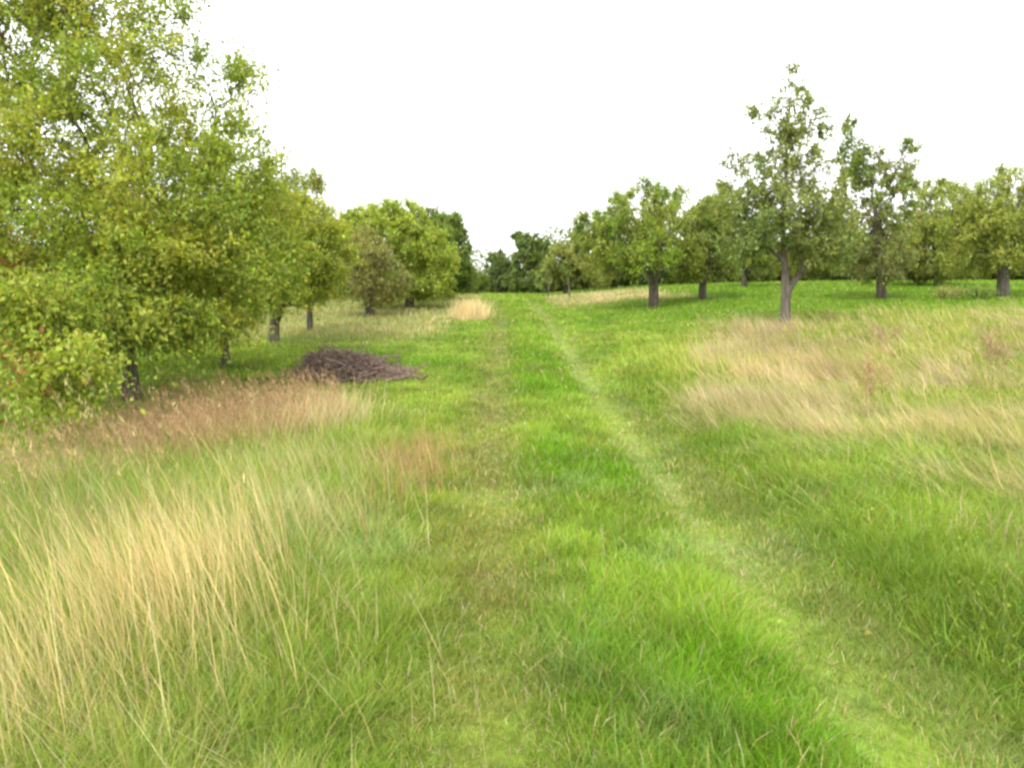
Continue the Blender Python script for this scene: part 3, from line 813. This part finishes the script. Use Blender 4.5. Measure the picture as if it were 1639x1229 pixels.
# ------------------------------------------------------------------ shrubs on the right slope
def shrub(label, px, D, w, h, n, col, seed, name='shrub', leaf=.07):
    global rng
    keep = rng; rng = np.random.default_rng(seed)
    r0 = ray(px, 480.); bx = r0[0] / r0[1] * D
    base = np.array([bx, D, float(gz(bx, D))])
    root = bpy.data.objects.new(name, None); COL.objects.link(root); root.location = base
    tag(root, label, 'shrub', 'low shrubs under the right hand trees')
    m = 26
    a = rng.uniform(0, TAU, m); rr = w * .5 * rng.uniform(.2, 1, m)
    tip = np.stack([np.cos(a) * rr, np.sin(a) * rr, h * rng.uniform(.5, 1, m)], 1)
    A = np.stack([np.cos(a) * .06, np.sin(a) * .06, np.zeros(m)], 1)
    mid = (A + tip) / 2 + [0, 0, .1 * h]
    tubes('stem', np.concatenate([A, mid]), np.concatenate([mid, tip]), np.full(2 * m, .009), np.full(2 * m, .006), M_BARK, root, 4)
    k = rng.integers(0, m, n); t = rng.uniform(.25, 1.05, n)[:, None]
    P = np.where(t < .5, A[k] + (mid[k] - A[k]) * t * 2, mid[k] + (tip[k] - mid[k]) * (t - .5) * 2) + rng.normal(0, .09, (n, 3))
    P[:, 2] = np.maximum(P[:, 2], .03)
    c = vary(mixc(np.tile(np.array(col), (n, 1)), np.array(col) * 1.5, rng.random(n) * .6), n, .2)
    mesh_obj('foliage', leaf_cards(P, unit(rng.normal(0, 1, (n, 3))), leaf * rng.uniform(.6, 1.3, n), leaf * .5 * rng.uniform(.7, 1.3, n)), 4, LEAF_F, np.repeat(c, 4, 0), M_LEAF, root)
    rng = keep
shrub('low green shrub close by the foot of the grey trunk at the right edge', 1562, 24.3, 1.0, .36, 1500, (.19, .26, .06), 61)
shrub('small yellowish shrub farther left of the grey trunk, on the mown slope', 1515, 24.5, 1.0, .34, 1200, (.25, .27, .08), 62)
shrub('dark bushy shrub behind the mown slope, right of the spiky pear trunk', 1470, 34.0, 3.2, 1.3, 5200, (.09, .13, .04), 63, leaf=.1)

# tall dry weeds in the straw grass
def weed(label, px, D, h, n_st, seed, col=(.42, .30, .15)):
    global rng
    keep = rng; rng = np.random.default_rng(seed)
    r0 = ray(px, 600.); bx = r0[0] / r0[1] * D
    base = np.array([bx, D, float(gz(bx, D)) - .02])
    root = bpy.data.objects.new('tall_weed', None); COL.objects.link(root); root.location = base
    tag(root, label, 'weed', 'tall dry weeds in the straw grass')
    A, B, ra = [], [], []; hp = []
    for s in range(n_st):
        off = rng.normal(0, .06, 2); top = off + rng.normal(0, .09, 2); hh = h * rng.uniform(.7, 1)
        p0 = np.array([*off, 0]); p1 = np.array([*(off * .6 + top * .4), hh * .55]); p2 = np.array([*top, hh])
        A += [p0, p1]; B += [p1, p2]; ra += [.006, .005]
        for q in range(9):
            t = rng.uniform(.4, 1); c0 = p1 + (p2 - p1) * ((t - .4) / .6)
            e = c0 + unit(np.array([rng.normal(), rng.normal(), 1.0])) * rng.uniform(.06, .2)
            A.append(c0); B.append(e); ra.append(.0035); hp.append(e); hp.append((c0 + e) / 2)
    A, B, ra = np.array(A), np.array(B), np.array(ra)
    m = M_STICK_PALE
    tubes('stem', A, B, ra, ra * .7, m, root, 4)
    hp = np.repeat(np.array(hp), 7, 0); n = len(hp); hp = hp + rng.normal(0, .014, (n, 3))
    mesh_obj('seed_heads', leaf_cards(hp, unit(rng.normal(0, 1, (n, 3)) + [0, 0, .5]), rng.uniform(.015, .035, n), rng.uniform(.01, .018, n)), 4, LEAF_F,
             np.repeat(vary(np.tile(np.array(col), (n, 1)), n, .2), 4, 0), M_DRY, root)
    rng = keep
M_STICK_PALE = noise_mat('dry_stems', (.30, .22, .11), (.5, .38, .2), 20, bump=.2)
weed('tall straw coloured weed standing at the front of the straw grass on the right', 1395, 9.4, .85, 5, 71)
weed('tall brown weed near the right edge of the straw grass', 1588, 11.0, .95, 6, 72, (.3, .2, .13))
weed('tall brown weed in the straw grass, right behind the pear trunk', 1418, 14.0, .7, 4, 73, (.3, .22, .12))

# ------------------------------------------------------------------ brush pile
def brush_pile():
    global rng
    keep = rng; rng = np.random.default_rng(88)
    cx, cy = -2.82, 14.4
    base = np.array([cx, cy, float(gz(cx, cy)) - .02])
    root = bpy.data.objects.new('brush_pile', None); COL.objects.link(root); root.location = base
    tag(root, 'low heap of cut brown branches lying on the mown grass left of the track', 'brush pile')
    def env(x):   # profile of the heap: steep on the left, a long low tail to the right
        return np.interp(x, [-1.1, -.95, -.6, -.2, .3, .6, 1.0, 1.35], [.05, .36, .43, .42, .32, .14, .05, .02])
    A, B, ra, ids = [], [], [], []
    for i in range(1500):
        x = rng.triangular(-1.0, -.4, 1.15); yy = rng.normal(0, .38)
        e = env(x) * max(.15, 1 - (yy / .95) ** 2)
        z = rng.uniform(.02, 1) ** .7 * e
        L = rng.uniform(.15, .6) if rng.random() < .75 else rng.uniform(.6, 1.1); a = rng.normal(0, .9) + (math.pi if rng.random() < .5 else 0)
        pit = rng.normal(0, .45); loose = .04 + .22 * (rng.random() < .2)
        d = np.array([math.cos(a) * math.cos(pit), math.sin(a) * math.cos(pit), math.sin(pit)])
        p = np.array([x, yy, z]); q0 = p - d * L / 2; q2 = p + d * L / 2; q1 = p + rng.normal(0, .04, 3)
        for q in (q0, q1, q2):
            q[0] = min(max(q[0], -1.25), 1.55)
            q[2] = min(max(q[2], .02), env(q[0]) * 1.1 + loose)
        r = rng.choice([.005, .008, .013, .022], p=[.55, .30, .11, .04])
        A += [q0, q1]; B += [q1, q2]; ra += [r, r * .8]
        if rng.random() < .5:
            A.append(q1); B.append(q1 + unit(d + rng.normal(0, .5, 3)) * L * .3); ra.append(r * .5)
        ids += [i if r > .02 else -1] * (len(A) - len(ids))
    A, B, ra = np.array(A), np.array(B), np.array(ra)
    A[:, 2] = np.maximum(A[:, 2], .01); B[:, 2] = np.maximum(B[:, 2], .01)
    ids = np.array(ids); big = ids >= 0
    for i in sorted(set(ids[big])):
        m = ids == i
        tubes('branch', A[m], B[m], ra[m], ra[m] * .8, M_STICK, root, 6)
    tubes('twigs', A[~big], B[~big], ra[~big] * 1.2, ra[~big] * .8, M_STICK, root, 4)
    rng = keep
brush_pile()

# ------------------------------------------------------------------ pale stakes by the far saplings
for px, D, hgt, tilt, lab in [(878, 40, .95, .02, 'short pale upright stake at the far end, left of the leaning one'),
                              (913, 38, 1.0, -.14, 'short pale leaning stake at the far end, by the pale grey green tree')]:
    r0 = ray(px, 470.); bx = r0[0] / r0[1] * D
    b = np.array([bx, D, float(gz(bx, D)) - .03])
    q = np.array([[0, 0, 0.], [tilt * .5, 0, hgt * .55], [tilt, 0, hgt]])
    o = tubes('tree_stake', q[:-1], q[1:], np.array([.035, .032]), np.array([.032, .028]), M_BARK_PALE, None, 8)
    o.location = b
    tag(o, lab, 'stake', 'pale stakes at the far end of the track')

# tall tuft of dry grass at the far left edge of the track
n = 1500
xx = -1.35 + rng.normal(0, .26, n); yy = 26.5 + rng.normal(0, .4, n)
cc = vary(np.tile(C_STRAW * 1.1, (n, 1)), n, .15, .06)
tp = blades('d', xx, yy, rng.uniform(.2, .8, n), rng.uniform(.010, .018, n), cc, rng.uniform(.02, .3, n), rng.uniform(0, TAU, n), .25, 3, tipcol=cc)
put('grass_clump', [tp], M_DRY, 'tall pale tuft of dry grass standing at the far left edge of the track', 'grass clump', kind='thing')
print('script done')
